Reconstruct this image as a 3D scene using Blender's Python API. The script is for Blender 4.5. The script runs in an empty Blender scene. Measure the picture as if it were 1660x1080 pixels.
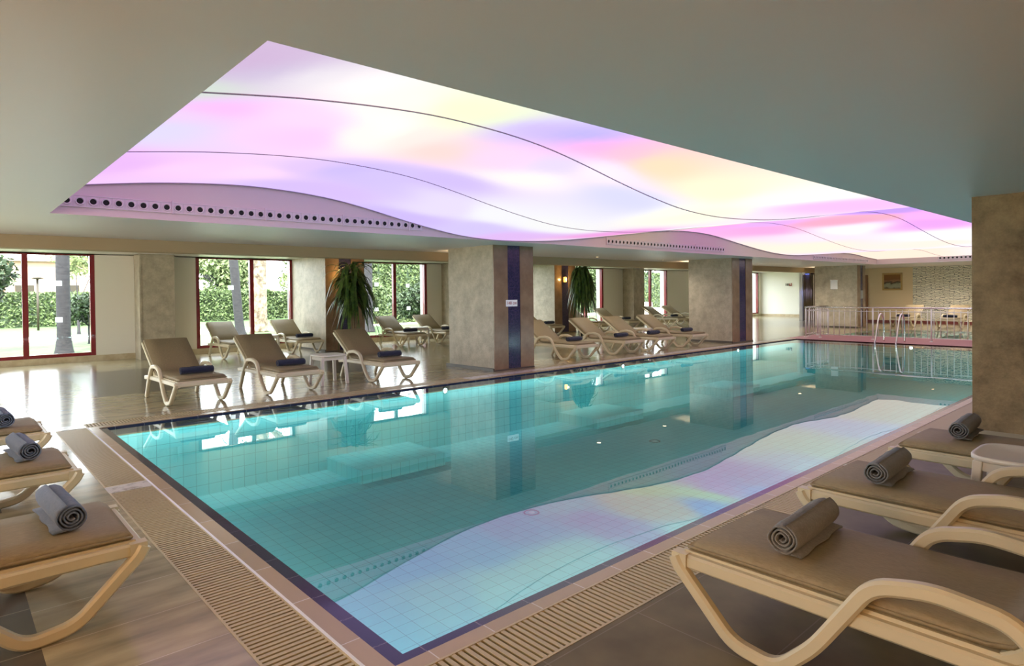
import bpy, math, random
from mathutils import Vector, Matrix, noise
S = bpy.context.scene
COL = S.collection
PI = math.pi
random.seed(7)

# ------------------------------------------------------------------ helpers
def lin(c):
    return tuple(((v/255)/12.92 if v/255 <= .04045 else ((v/255+.055)/1.055)**2.4) for v in c)

def mat(name, col=(200, 200, 200), rough=.5, metal=0., spec=.5, coat=0., **k):
    m = bpy.data.materials.new(name); m.use_nodes = True
    b = m.node_tree.nodes['Principled BSDF']
    b.inputs['Base Color'].default_value = (*lin(col), 1)
    b.inputs['Roughness'].default_value = rough
    b.inputs['Metallic'].default_value = metal
    b.inputs['Specular IOR Level'].default_value = spec
    if coat: b.inputs['Coat Weight'].default_value = coat
    return m

def nd(m, t, **k):
    n = m.node_tree.nodes.new(t)
    for a, v in k.items(): setattr(n, a, v)
    return n

def noisecol(m, c1, c2, scale=4, detail=6, rough=.6, stretch=(1, 1, 1), bump=0., bscale=None, lo=.35, hi=.65):
    """base colour wanders between two colours; object coordinates"""
    t = m.node_tree; L = t.links.new; b = t.nodes['Principled BSDF']
    tc = nd(m, 'ShaderNodeTexCoord'); mp = nd(m, 'ShaderNodeMapping'); mp.inputs['Scale'].default_value = stretch
    n = nd(m, 'ShaderNodeTexNoise'); n.inputs['Scale'].default_value = scale; n.inputs['Detail'].default_value = detail
    n.inputs['Roughness'].default_value = rough
    r = nd(m, 'ShaderNodeValToRGB')
    r.color_ramp.elements[0].position = lo; r.color_ramp.elements[0].color = (*lin(c1), 1)
    r.color_ramp.elements[1].position = hi; r.color_ramp.elements[1].color = (*lin(c2), 1)
    L(tc.outputs['Object'], mp.inputs[0]); L(mp.outputs[0], n.inputs[0]); L(n.outputs['Fac'], r.inputs[0])
    L(r.outputs[0], b.inputs['Base Color'])
    if bump:
        n2 = nd(m, 'ShaderNodeTexNoise'); n2.inputs['Scale'].default_value = bscale or scale*4; n2.inputs['Detail'].default_value = 4
        bp = nd(m, 'ShaderNodeBump'); bp.inputs['Strength'].default_value = bump; bp.inputs['Distance'].default_value = .01
        L(mp.outputs[0], n2.inputs[0]); L(n2.outputs['Fac'], bp.inputs['Height']); L(bp.outputs[0], b.inputs['Normal'])
    return r.outputs[0], mp

def tiles(m, cols, mortar, sx, sy, msize=.006, bias=0, offset=0., rot=0., plane='XY', jitter=None, noise_amt=None, origin=(0, 0, 0)):
    t = m.node_tree; L = t.links.new; b = t.nodes['Principled BSDF']
    tc = nd(m, 'ShaderNodeTexCoord'); sep = nd(m, 'ShaderNodeSeparateXYZ'); cmb = nd(m, 'ShaderNodeCombineXYZ')
    mp0 = nd(m, 'ShaderNodeMapping'); mp0.inputs['Location'].default_value = origin
    L(tc.outputs['Object'], mp0.inputs[0]); L(mp0.outputs[0], sep.inputs[0])
    a, c = {'XY': (0, 1), 'XZ': (0, 2), 'YZ': (1, 2), 'YX': (1, 0)}[plane]
    L(sep.outputs[a], cmb.inputs[0]); L(sep.outputs[c], cmb.inputs[1])
    br = nd(m, 'ShaderNodeTexBrick'); br.offset = offset; br.squash = 1
    br.inputs['Scale'].default_value = 1; br.inputs['Brick Width'].default_value = sx; br.inputs['Row Height'].default_value = sy
    br.inputs['Mortar Size'].default_value = msize; br.inputs['Mortar Smooth'].default_value = .2; br.inputs['Bias'].default_value = bias
    br.inputs['Color1'].default_value = (*lin(cols[0]), 1); br.inputs['Color2'].default_value = (*lin(cols[1]), 1)
    br.inputs['Mortar'].default_value = (*lin(mortar), 1)
    L(cmb.outputs[0], br.inputs[0])
    out = br.outputs['Color']
    if noise_amt:
        n = nd(m, 'ShaderNodeTexNoise'); n.inputs['Scale'].default_value = noise_amt[0]; n.inputs['Detail'].default_value = 6
        mp = nd(m, 'ShaderNodeMapping'); mp.inputs['Scale'].default_value = noise_amt[2]
        L(tc.outputs['Object'], mp.inputs[0]); L(mp.outputs[0], n.inputs[0])
        mr = nd(m, 'ShaderNodeMapRange'); mr.inputs['From Min'].default_value = .3; mr.inputs['From Max'].default_value = .7
        mr.inputs['To Min'].default_value = 1-noise_amt[1]; mr.inputs['To Max'].default_value = 1+noise_amt[1]
        L(n.outputs['Fac'], mr.inputs[0])
        mx = nd(m, 'ShaderNodeVectorMath', operation='SCALE'); L(out, mx.inputs[0]); L(mr.outputs[0], mx.inputs['Scale'])
        out = mx.outputs[0]
    L(out, b.inputs['Base Color'])
    return br, cmb

class MB:
    def __init__(s): s.v = []; s.f = []; s.mi = []; s.sm = []
    def add(s, vs, fs, mi=0, smooth=False):
        o = len(s.v); s.v += [tuple(p) for p in vs]
        for f in fs: s.f.append(tuple(i+o for i in f)); s.mi.append(mi); s.sm.append(smooth)
        return s
    def box(s, x0, x1, y0, y1, z0, z1, mi=0):
        return s.add([(x, y, z) for z in (z0, z1) for y in (y0, y1) for x in (x0, x1)],
                     [(0, 2, 3, 1), (4, 5, 7, 6), (0, 1, 5, 4), (2, 6, 7, 3), (0, 4, 6, 2), (1, 3, 7, 5)], mi)
    def sweep(s, pts, side, w, t, mi=0, closed=False, ch=.22, smooth=True, scale=None):
        """rectangular (chamfered) bar swept along pts; side = constant width direction"""
        pts = [Vector(p) for p in pts]; side = Vector(side).normalized(); n = len(pts); rings = []
        c = ch*min(w, t)
        prof = [(-w/2+c, -t/2), (w/2-c, -t/2), (w/2, -t/2+c), (w/2, t/2-c), (w/2-c, t/2), (-w/2+c, t/2), (-w/2, t/2-c), (-w/2, -t/2+c)]
        for i, p in enumerate(pts):
            a = pts[(i-1) % n] if (closed or i) else p; b = pts[(i+1) % n] if (closed or i < n-1) else p
            d = (b-a).normalized(); up = side.cross(d).normalized()
            k = 1.
            if 0 < i < n-1 or closed:
                d1 = (p-a).normalized(); d2 = (b-p).normalized(); k = 1/max(.5, math.cos(d1.angle(d2, 0)/2))
            rings.append([p+side*u+up*v*k for u, v in prof])
        vs = [q for r in rings for q in r]; fs = []; m = 8
        for i in range(n if closed else n-1):
            j = (i+1) % n
            for k in range(m): fs.append((i*m+k, j*m+k, j*m+(k+1) % m, i*m+(k+1) % m))
        if not closed:
            fs.append(tuple(range(m))); fs.append(tuple((n-1)*m+k for k in reversed(range(m))))
        return s.add(vs, fs, mi, False)
    def tube(s, pts, r, seg=8, mi=0, closed=False, cap=True):
        pts = [Vector(p) for p in pts]; n = len(pts); rr = r if isinstance(r, (list, tuple)) else [r]*n
        ref = None; vs = []; fs = []
        for i, p in enumerate(pts):
            a = pts[(i-1) % n] if (closed or i) else p; b = pts[(i+1) % n] if (closed or i < n-1) else p
            d = (b-a).normalized()
            if ref is None: ref = Vector((0, 0, 1)) if abs(d.z) < .9 else Vector((1, 0, 0))
            u = d.cross(ref).normalized(); w = d.cross(u).normalized(); ref = -w if False else ref
            vs += [p+(u*math.cos(2*PI*k/seg)+w*math.sin(2*PI*k/seg))*rr[i] for k in range(seg)]
        for i in range(n if closed else n-1):
            j = (i+1) % n
            for k in range(seg): fs.append((i*seg+k, i*seg+(k+1) % seg, j*seg+(k+1) % seg, j*seg+k))
        s.add(vs, fs, mi, True)
        if cap and not closed:
            o = len(s.v)-len(vs)
            s.f.append(tuple(o+k for k in reversed(range(seg)))); s.mi.append(mi); s.sm.append(False)
            s.f.append(tuple(o+(n-1)*seg+k for k in range(seg))); s.mi.append(mi); s.sm.append(False)
        return s
    def lathe(s, prof, c=(0, 0, 0), seg=24, mi=0, axis='Z'):
        vs = []; fs = []; n = len(prof)
        for r, z in prof:
            for k in range(seg):
                a = 2*PI*k/seg; x, y = r*math.cos(a), r*math.sin(a)
                p = {'Z': (x, y, z), 'X': (z, x, y), 'Y': (x, z, y)}[axis]
                vs.append((c[0]+p[0], c[1]+p[1], c[2]+p[2]))
        for i in range(n-1):
            for k in range(seg):
                q = (i*seg+k, i*seg+(k+1) % seg, (i+1)*seg+(k+1) % seg, (i+1)*seg+k)
                fs.append(q if axis != 'Y' else q[::-1])
        return s.add(vs, fs, mi, True)
    def prism(s, poly, z0, z1, mi=0):
        n = len(poly)
        return s.add([(x, y, z0) for x, y in poly]+[(x, y, z1) for x, y in poly],
                     [tuple(reversed(range(n))), tuple(range(n, 2*n))]+[(i, (i+1) % n, (i+1) % n+n, i+n) for i in range(n)], mi)
    def build(s, name, mats, parent=None, loc=None, bevel=0):
        me = bpy.data.meshes.new(name); me.from_pydata([tuple(v) for v in s.v], [], s.f)
        for m in (mats if isinstance(mats, (list, tuple)) else [mats]): me.materials.append(m)
        me.polygons.foreach_set('material_index', s.mi); me.polygons.foreach_set('use_smooth', s.sm); me.update()
        o = bpy.data.objects.new(name, me); COL.objects.link(o)
        if parent: o.parent = parent
        if loc: o.location = loc
        if bevel:
            b = o.modifiers.new('bevel', 'BEVEL'); b.width = bevel; b.segments = 2; b.limit_method = 'ANGLE'; b.angle_limit = .6
        return o

def tag(o, label=None, cat=None, group=None, kind=None):
    if label: o['label'] = label
    if cat: o['category'] = cat
    if group: o['group'] = group
    if kind: o['kind'] = kind
    return o
def struct(o): o['kind'] = 'structure'; return o
def empty(name, loc=(0, 0, 0), rz=0, **k):
    o = bpy.data.objects.new(name, None); COL.objects.link(o); o.location = loc; o.rotation_euler.z = rz; o.empty_display_size = .1
    return tag(o, **k)
def kids(o): return [c for c in bpy.data.objects if c.parent == o]
def copy_tree(o, loc=None, rz=None, parent=None, **k):
    c = o.copy(); COL.objects.link(c)
    if loc is not None: c.location = loc
    if rz is not None: c.rotation_euler.z = rz
    if parent: c.parent = parent
    for ch in kids(o): copy_tree(ch, parent=c)
    return tag(c, **k)
def smooth_path(pts, n=6):
    """Catmull-Rom through control points"""
    P = [Vector(p) for p in pts]; out = []
    for i in range(len(P)-1):
        a = P[max(i-1, 0)]; b = P[i]; c = P[i+1]; d = P[min(i+2, len(P)-1)]
        for k in range(n):
            t = k/n
            out.append(.5*((2*b)+(c-a)*t+(2*a-5*b+4*c-d)*t*t+(3*b-3*c+d-a)*t*t*t))
    out.append(P[-1]); return out
def fillet(pts, r=.05, n=5):
    P = [Vector(p) for p in pts]; out = [P[0]]
    for i in range(1, len(P)-1):
        a, b, c = P[i-1], P[i], P[i+1]
        ra = min(r, (a-b).length*.45, (c-b).length*.45)
        s = b+(a-b).normalized()*ra; e = b+(c-b).normalized()*ra
        for k in range(n+1):
            t = k/n; out.append(s*(1-t)**2+b*2*t*(1-t)+e*t*t)
    out.append(P[-1]); return out

# ------------------------------------------------------------------ materials
M = {}
M['ceil'] = mat('ceiling_paint', (226, 221, 222), .42)
M['fascia'] = mat('fascia_paint', (206, 182, 188), .6)
M['beam'] = mat('beam_paint', (176, 156, 126), .7)
M['wall'] = mat('cream_wall_paint', (226, 220, 208), .7)
M['wallw'] = mat('white_wall_paint', (232, 230, 222), .7)
M['sand'] = mat('sand_wall_paint', (222, 200, 160), .7)
M['skirt'] = mat('skirting_stone', (190, 172, 140), .3); noisecol(M['skirt'], (182, 162, 130), (205, 190, 160), 5)
M['trav'] = mat('travertine', (170, 155, 130), .45); noisecol(M['trav'], (150, 139, 120), (198, 187, 165), 4, 14, .75, bump=.5, bscale=60, lo=.3, hi=.7)
M['travp'] = mat('travertine_polished', (120, 95, 75), .22); noisecol(M['travp'], (122, 98, 76), (150, 124, 98), 3, 10, .65, bump=.05, lo=.3, hi=.7)
M['roughstone'] = mat('rough_limestone', (140, 120, 92), .85); noisecol(M['roughstone'], (92, 76, 54), (168, 146, 110), 2.6, 12, .75, bump=.9, bscale=30, lo=.28, hi=.72)
# mosaic strip, tiny navy and violet tiles
M['mosaic'] = mat('navy_mosaic', (60, 60, 100), .15)
tiles(M['mosaic'], ((46, 48, 86), (78, 66, 104)), (28, 28, 40), .025, .025, .0025, plane='XZ')
# deck floor
M['floor'] = mat('deck_travertine', (180, 170, 150), .16)
tiles(M['floor'], ((168, 156, 126), (152, 141, 112)), (196, 184, 160), 2.4, .42, .003, offset=.37, noise_amt=(2.2, .34, (1, 3.5, 1)))
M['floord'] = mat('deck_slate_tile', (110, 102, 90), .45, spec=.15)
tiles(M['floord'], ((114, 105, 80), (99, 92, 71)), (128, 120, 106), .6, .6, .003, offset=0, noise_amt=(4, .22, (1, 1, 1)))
M['floorp'] = mat('dark_panel_tile', (84, 78, 70), .2)
tiles(M['floorp'], ((92, 86, 78), (80, 75, 68)), (140, 132, 118), .48, .48, .004, noise_amt=(4, .15, (1, 1, 1)))
M['coping'] = mat('coping_tile', (178, 150, 126), .25)
tiles(M['coping'], ((184, 162, 128), (170, 149, 117)), (214, 206, 192), .3, .5, .003)
M['grate'] = mat('gutter_grating', (186, 170, 130), .4)
M['gap'] = mat('gutter_dark', (40, 34, 26), .8)
M['marble'] = mat('grating_divider_marble', (200, 195, 180), .2); noisecol(M['marble'], (120, 110, 95), (216, 212, 202), 12, 8, .7, lo=.3, hi=.5)
M['navy'] = mat('navy_edge_tile', (32, 28, 62), .1)
tiles(M['navy'], ((34, 30, 66), (46, 34, 66)), (120, 112, 120), .3, .3, .003)
M['pool'] = mat('pool_tile', (110, 205, 205), .7, spec=0)
tiles(M['pool'], ((140, 227, 229), (132, 221, 225)), (88, 168, 172), .148, .148, .003)
M['poolw'] = mat('pool_wall_tile', (110, 205, 205), .7, spec=0)
tiles(M['poolw'], ((140, 227, 229), (132, 221, 225)), (88, 168, 172), .148, .148, .003, plane='XZ')
M['pink'] = mat('rubber_walkway', (168, 112, 118), .5)
M['drain'] = mat('pool_fitting', (225, 235, 235), .3)
M['red'] = mat('red_window_frame', (124, 28, 36), .25, coat=.3)
M['plas'] = mat('white_plastic', (206, 193, 162), .35)
M['plasw'] = mat('table_plastic', (224, 218, 206), .35)
M['cush'] = mat('sling_cushion', (160, 140, 110), .6, spec=.4); noisecol(M['cush'], (134, 118, 88), (150, 133, 102), 30, 4, .6, (1, 6, 1), bump=.1, bscale=200)
def towelmat(n, a, b):
    m = mat(n, a, .95); noisecol(m, a, b, 60, 5, .7, bump=.7, bscale=260)
    m.node_tree.nodes['Principled BSDF'].inputs['Sheen Weight'].default_value = .25
    return m
M['tnavy'] = towelmat('navy_towel', (16, 24, 50), (26, 36, 68))
M['tslate'] = towelmat('slate_towel', (92, 108, 134), (112, 126, 152))
M['tgrey'] = towelmat('grey_towel', (112, 112, 112), (134, 133, 131))
M['tgrey2'] = towelmat('blue_grey_towel', (104, 108, 112), (124, 128, 132))
M['chrome'] = mat('brushed_steel', (220, 214, 210), .22, 1.)
M['whitem'] = mat('white_railing_metal', (226, 222, 216), .3, .3)
M['black'] = mat('black_hole', (10, 9, 9), .8)
M['vent'] = mat('vent_metal', (214, 196, 206), .5)
M['leaf'] = mat('plant_leaf', (60, 90, 40), .35); noisecol(M['leaf'], (34, 66, 30), (92, 118, 52), 7, 3)
M['stem'] = mat('plant_stem', (120, 104, 78), .8)
M['potb'] = mat('black_pot', (26, 26, 28), .35)
M['potw'] = mat('ivory_pot', (214, 204, 184), .5)
M['soil'] = mat('potting_soil', (52, 40, 30), .95)
M['paper'] = mat('white_paper', (238, 238, 240), .6)
M['stick'] = mat('frosted_sticker', (238, 238, 240), .6); _t = M['stick'].node_tree; _b = _t.nodes['Principled BSDF']; _o = _t.nodes['Material Output']
_x = _t.nodes.new('ShaderNodeMixShader'); _x.inputs[0].default_value = .6; _l = _t.nodes.new('ShaderNodeBsdfTranslucent'); _l.inputs[0].default_value = (.8, .8, .85, 1)
_t.links.new(_b.outputs[0], _x.inputs[1]); _t.links.new(_l.outputs[0], _x.inputs[2]); _t.links.new(_x.outputs[0], _o.inputs[0])
M['redink'] = mat('red_lettering', (150, 36, 34), .6)
M['dark'] = mat('dark_lettering', (50, 42, 30), .6)
M['gold'] = mat('gilt_frame', (190, 156, 96), .35, .4)
M['lime'] = mat('white_render', (240, 238, 232), .8)
M['grass'] = mat('lawn', (110, 160, 70), .9); noisecol(M['grass'], (52, 80, 40), (76, 100, 54), 3, 8, bump=.5, bscale=60)
M['path'] = mat('garden_path', (226, 216, 200), .9)
M['hedge'] = mat('hedge_leaf', (90, 130, 60), .7); noisecol(M['hedge'], (50, 66, 38), (98, 116, 70), 6, 4)
M['bush'] = mat('bush_leaf', (60, 96, 60), .6); noisecol(M['bush'], (30, 46, 32), (66, 84, 52), 5, 4)
M['treeleaf'] = mat('tree_leaf', (130, 170, 80), .7); noisecol(M['treeleaf'], (76, 92, 56), (132, 144, 98), 3, 4)
M['bark'] = mat('dark_bark', (60, 56, 60), .9); noisecol(M['bark'], (26, 26, 32), (50, 48, 52), 6, 8, stretch=(1, 1, 3), bump=.8)
M['palm'] = mat('palm_bark', (178, 160, 136), .9); noisecol(M['palm'], (70, 58, 46), (150, 136, 118), 5, 5, bump=.9)
M['brick'] = mat('far_building_render', (180, 150, 130), .9)
M['curtain'] = mat('bronze_curtain', (150, 128, 92), .7)
M['doorway'] = mat('dark_doorway', (54, 32, 20), .7)

# luminous membrane: the light colour varies over the sheet
m = bpy.data.materials.new('luminous_membrane'); m.use_nodes = True; M['memb'] = m
t = m.node_tree; t.nodes.clear()
at = t.nodes.new('ShaderNodeAttribute'); at.attribute_name = 'glow'
em = t.nodes.new('ShaderNodeEmission'); em.inputs['Strength'].default_value = .82
n1 = t.nodes.new('ShaderNodeOutputMaterial'); t.links.new(at.outputs['Color'], em.inputs['Color']); t.links.new(em.outputs[0], n1.inputs[0])

def emis(name, col, st):
    m = bpy.data.materials.new(name); m.use_nodes = True; b = m.node_tree.nodes['Principled BSDF']
    b.inputs['Base Color'].default_value = (*lin(col), 1)
    b.inputs['Emission Color'].default_value = (*lin(col), 1); b.inputs['Emission Strength'].default_value = st; return m
M['lamp'] = emis('pool_lamp', (235, 250, 255), 4)
M['amber'] = emis('amber_lamp', (255, 190, 90), 2.2)
M['bluelamp'] = emis('blue_lamp', (90, 110, 255), 5)
M['downl'] = emis('downlight_lens', (255, 214, 160), 10)

# water: still surface, clear with a turquoise tint, mirror-like reflections
m = bpy.data.materials.new('pool_water'); m.use_nodes = True; M['water'] = m; t = m.node_tree; t.nodes.clear(); L = t.links.new
tr = t.nodes.new('ShaderNodeBsdfTransparent'); tr.inputs[0].default_value = (.74, .96, .95, 1)
gl = t.nodes.new('ShaderNodeBsdfGlossy'); gl.inputs['Roughness'].default_value = 0.0; gl.inputs[0].default_value = (.97, 1, 1, 1)
fr = t.nodes.new('ShaderNodeFresnel'); fr.inputs[0].default_value = 2.7
mx = t.nodes.new('ShaderNodeMixShader'); out = t.nodes.new('ShaderNodeOutputMaterial')
nz = t.nodes.new('ShaderNodeTexNoise'); nz.inputs['Scale'].default_value = 2.2; nz.inputs['Detail'].default_value = 1
tc = t.nodes.new('ShaderNodeTexCoord'); bp = t.nodes.new('ShaderNodeBump'); bp.inputs['Strength'].default_value = .02; bp.inputs['Distance'].default_value = .02
L(tc.outputs['Object'], nz.inputs[0]); L(nz.outputs['Fac'], bp.inputs['Height']); L(bp.outputs[0], gl.inputs['Normal'])
L(fr.outputs[0], mx.inputs[0]); L(tr.outputs[0], mx.inputs[1]); L(gl.outputs[0], mx.inputs[2]); L(mx.outputs[0], out.inputs[0])
# window glass: thin pane
m = bpy.data.materials.new('window_glass'); m.use_nodes = True; M['glass'] = m; t = m.node_tree; t.nodes.clear(); L = t.links.new
tr = t.nodes.new('ShaderNodeBsdfTransparent'); tr.inputs[0].default_value = (.95, .98, .97, 1)
gl = t.nodes.new('ShaderNodeBsdfGlossy'); gl.inputs['Roughness'].default_value = 0.0
fr = t.nodes.new('ShaderNodeFresnel'); fr.inputs[0].default_value = 1.4; mx = t.nodes.new('ShaderNodeMixShader'); out = t.nodes.new('ShaderNodeOutputMaterial')
L(fr.outputs[0], mx.inputs[0]); L(tr.outputs[0], mx.inputs[1]); L(gl.outputs[0], mx.inputs[2]); L(mx.outputs[0], out.inputs[0])

# ------------------------------------------------------------------ camera
F, YAW, PITCH, ROLL, CY = 1026.54, math.radians(47.889), math.radians(-.658), math.radians(-.668), 487.68
cd = bpy.data.cameras.new('camera'); cam = bpy.data.objects.new('camera', cd); COL.objects.link(cam); S.camera = cam
cd.sensor_width = 36; cd.lens = F/1660*36; cd.shift_y = -(540-CY)/1660; cd.clip_end = 300; cd.clip_start = .05
f = Vector((math.cos(YAW)*math.cos(PITCH), math.sin(YAW)*math.cos(PITCH), math.sin(PITCH)))
r = Vector((math.sin(YAW), -math.cos(YAW), 0)); u = r.cross(f)
r2 = r*math.cos(ROLL)+u*math.sin(ROLL); u2 = -r*math.sin(ROLL)+u*math.cos(ROLL)
cam.matrix_world = Matrix((( r2.x, u2.x, -f.x, 0), (r2.y, u2.y, -f.y, 0), (r2.z, u2.z, -f.z, 1.5), (0, 0, 0, 1)))

# ------------------------------------------------------------------ room shell
H = 2.44            # soffit
HB = 2.56           # ceiling behind the beam
WY = 17.9           # window wall
PX0, PX1, PY0, PY1 = 1.36, 19.6, 2.23, 8.6      # pool water
XL, YB = -5.0, -4.0                              # left and back walls
KX0, KX1, KY0, KY1 = 22.1, 26.2, 2.0, 8.35       # small pool
EX = 31.3

# floor with holes (grid of cells)
def floor_cells():
    xs = sorted({XL, -.75, .3, .94, 1.24, PX1, 21.9, KX0, KX1, EX, 36.2, 1.75, 3.25, 5.7, 7.2, 10.7, 12.2})
    ys = sorted({YB, 1.83, 2.2, 4.55, KY0, KY1, 9.0, 11.3, 15.2, WY+.3, 5.7, 8.2, 1.2})
    main = MB()
    for i in range(len(xs)-1):
        for j in range(len(ys)-1):
            x0, x1, y0, y1 = xs[i], xs[i+1], ys[j], ys[j+1]; cx, cy = (x0+x1)/2, (y0+y1)/2
            if .94 < cx < PX1 and 1.83 < cy < 9.0: continue
            if KX0 < cx < KX1 and KY0 < cy < KY1: continue
            k = 0
            if cy < 1.83 and cx > .3: k = 1
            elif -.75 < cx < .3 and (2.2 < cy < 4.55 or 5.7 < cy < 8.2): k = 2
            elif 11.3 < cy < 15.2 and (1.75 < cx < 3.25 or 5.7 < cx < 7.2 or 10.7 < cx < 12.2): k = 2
            elif PX1 < cx < KX0 and cy < 9.0: k = 3
            elif cx > KX1 and cx < 26.9 and cy < 9: k = 3
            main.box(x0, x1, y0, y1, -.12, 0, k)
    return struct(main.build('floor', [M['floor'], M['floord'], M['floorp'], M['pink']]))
floor_cells()

# pool basin
b = MB(); D = -1.02
b.box(PX0-.2, PX1+.2, PY0-.2, PY1+.2, D-.1, D)
struct(b.build('floor', M['pool']))
b = MB()
b.box(PX0-.09, PX0, PY0-.08, PY1+.12, D, -.13, 1); b.box(PX1, PX1+.2, PY0-.08, PY1+.12, D, -.13, 1)
b.box(PX0, PX1, PY0-.08, PY0, D, -.12); b.box(PX0, PX1, PY1, PY1+.12, D, -.12)
struct(b.build('wall_pool', [M['poolw'], M['poolw']]))
for x0, x1 in ((4.12, 5.5), (8.95, 10.35), (13.8, 15.2)):
    b = MB(); b.box(x0, x1, 7.6, PY1, D, -.84)
    o = struct(b.build('wall_pool_bench', M['pool']))
# navy tile band + coping + gutters round the pool
b = MB()
b.box(PX0-.02, PX0, PY0-.02, PY1+.02, -.1, -.004); b.box(PX1, PX1+.02, PY0-.02, PY1+.02, -.1, -.004)
b.box(PX0, PX1, PY0-.02, PY0, -.1, -.004); b.box(PX0, PX1, PY1, PY1+.02, -.1, -.004)
b.box(PX0, PX0+.055, PY0, PY1, -.04, -.006); b.box(PX0+.055, PX1, PY0, PY0+.045, -.04, -.006)
struct(b.build('trim_1', M['navy']))
b = MB(); b.box(1.24, PX0-.02, PY0-.1, PY1+.13, -.12, .002)
b.box(PX0-.02, PX1, PY0-.1, PY0-.02, -.12, .002); b.box(PX0-.02, PX1, PY1+.02, PY1+.13, -.12, .002)
struct(b.build('trim_2', M['coping']))
def grating(x0, x1, y0, y1, along, div, label):
    """bars across a gutter; along = axis in which the bars repeat"""
    t_ = empty('gutter_grating', (x0, y0, 0), label=label, cat='pool grating', group='gutter gratings round the pool')
    b = MB(); b.box(0, x1-x0, 0, y1-y0, -.12, -.03); b.build('channel', M['gap'], t_)
    b = MB(); p = .034; n = int(((x1-x0) if along == 'X' else (y1-y0))/p)
    for i in range(n):
        a = i*p+.003
        if along == 'X': b.box(a, a+.021, 0, y1-y0, -.012, 0)
        else: b.box(0, x1-x0, a, a+.021, -.012, 0)
    b.build('bars', M['grate'], t_)
    b = MB()
    if along == 'X': b.box(0, x1-x0, 0, .012, -.02, .002); b.box(0, x1-x0, y1-y0-.012, y1-y0, -.02, .002)
    else: b.box(0, .012, 0, y1-y0, -.02, .002); b.box(x1-x0-.012, x1-x0, 0, y1-y0, -.02, .002)
    b.build('edge_strip', M['grate'], t_)
grating(.94, 1.24, 2.13, 5.67, 'Y', 0, 'beige bar grating in the gutter beside the nearest lounger on the left')
grating(.94, 1.24, 5.87, 8.75, 'Y', 0, 'beige bar grating at the far left end of the pool, beyond the marble divider')
grating(1.24, 7.4, 1.83, 2.13, 'X', 0, 'beige bar grating along the near pool edge in front of the right hand loungers')
grating(7.4, PX1, 1.83, 2.13, 'X', 0, 'beige bar grating continuing past the rough stone column on the near side')
grating(1.24, 6.9, 8.75, 9.0, 'X', 0, 'bar grating on the far pool edge before the three front loungers')
b = MB(); b.box(.94, 1.24, 5.67, 5.87, -.12, .001); b.box(.94, 1.24, 8.75, 9., -.12, .001); b.box(.94, 1.24, 1.83, 2.13, -.12, .001)
b.box(6.9, PX1, 8.73, 9., -.12, 0)
b.box(1.24, PX0, 8.73, 8.75, -.12, 0); b.box(1.24, PX1, 2.13, 2.132, -.12, 0)
struct(b.build('trim_3', [M['marble']]))
struct(MB().box(1.236, 1.25, 2.13, 8.75, -.05, .004).build('trim_5', M['paper']))
# water
b = MB(); b.add([(PX0, PY0, -.02), (PX1, PY0, -.02), (PX1, PY1, -.02), (PX0, PY1, -.02)], [(0, 1, 2, 3)])
o = b.build('pool_water', M['water']); tag(o, 'still turquoise water filling the large indoor pool', 'water', kind='stuff')
b = MB(); b.box(KX0-.2, KX1+.2, KY0-.2, KY1+.2, -.7, -.6); struct(b.build('floor', M['pool']))
b = MB(); b.box(KX0-.2, KX0, KY0-.2, KY1+.2, -.6, -.12); b.box(KX1, KX1+.2, KY0-.2, KY1+.2, -.6, -.12)
b.box(KX0, KX1, KY0-.2, KY0, -.6, -.12); b.box(KX0, KX1, KY1, KY1+.2, -.6, -.12); struct(b.build('wall_pool_small', M['poolw']))
b = MB(); b.add([(KX0, KY0, -.03), (KX1, KY0, -.03), (KX1, KY1, -.03), (KX0, KY1, -.03)], [(0, 1, 2, 3)])
o = b.build('pool_water', M['water']); tag(o, 'pale water of the small shallow pool behind the railing', 'water', kind='stuff')
# drain rings on the basin floor
def drain(x, y, label):
    t_ = empty('floor_drain', (x, y, D+.002), label=label, cat='drain')
    MB().lathe([(.001, .002), (.035, .004), (.04, .002)], seg=20).build('cap', M['drain'], t_)
    MB().lathe([(.075, 0), (.085, .006), (.095, 0)], seg=28).build('ring', M['dark'], t_)
drain(5.0, 5.24, 'round white drain on the pool floor near the purple reflections')
drain(8.9, 6.3, 'small round drain on the pool floor between the two reflected columns')
# underwater lamps
for x, lab in ((6.24, 'underwater lamp in the far pool wall left of the nearest mosaic column'), (11.0, 'underwater lamp in the far pool wall below the four sunbeds'), (15.98, 'underwater lamp in the far pool wall just before the second mosaic column')):
    t_ = empty('pool_lamp', (x, PY1-.01, -.11), label=lab, cat='lamp', group='underwater lamps')
    MB().lathe([(.001, 0), (.04, 0)], seg=16, axis='Y').build('lens', M['lamp'], t_)
    MB().lathe([(.04, .008), (.052, -.006), (.054, .008)], seg=16, axis='Y').build('rim', M['chrome'], t_)
t_ = empty('pool_lamp', (PX1-.01, 5.5, -.11), label='underwater lamp in the end wall below the ladder', cat='lamp', group='underwater lamps')
MB().lathe([(.001, 0), (.04, 0)], seg=16, axis='X').build('lens', M['lamp'], t_)
MB().lathe([(.04, .008), (.052, -.006), (.054, .008)], seg=16, axis='X').build('rim', M['chrome'], t_)
# added fill strips under the coping, no real fittings, to even the basin's light
for loc, rot, ln, en in (((10.4, PY0+.03, -.2), (PI/2*1.0, 0, 0), 17, 140), ((PX0+.03, 5.4, -.3), (PI/2*.86, 0, -PI/2), 6, 14), ((10.4, PY1-.12, -.06), (0, 0, 0), 18, 34)):
    ld = bpy.data.lights.new('pool_fill', 'AREA'); ld.shape = 'RECTANGLE'; ld.energy = en; ld.size = ln; ld.size_y = .06; ld.color = (.8, 1, 1)
    lo = bpy.data.objects.new('pool_fill', ld); COL.objects.link(lo); lo.location = loc; lo.rotation_euler = rot

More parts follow.
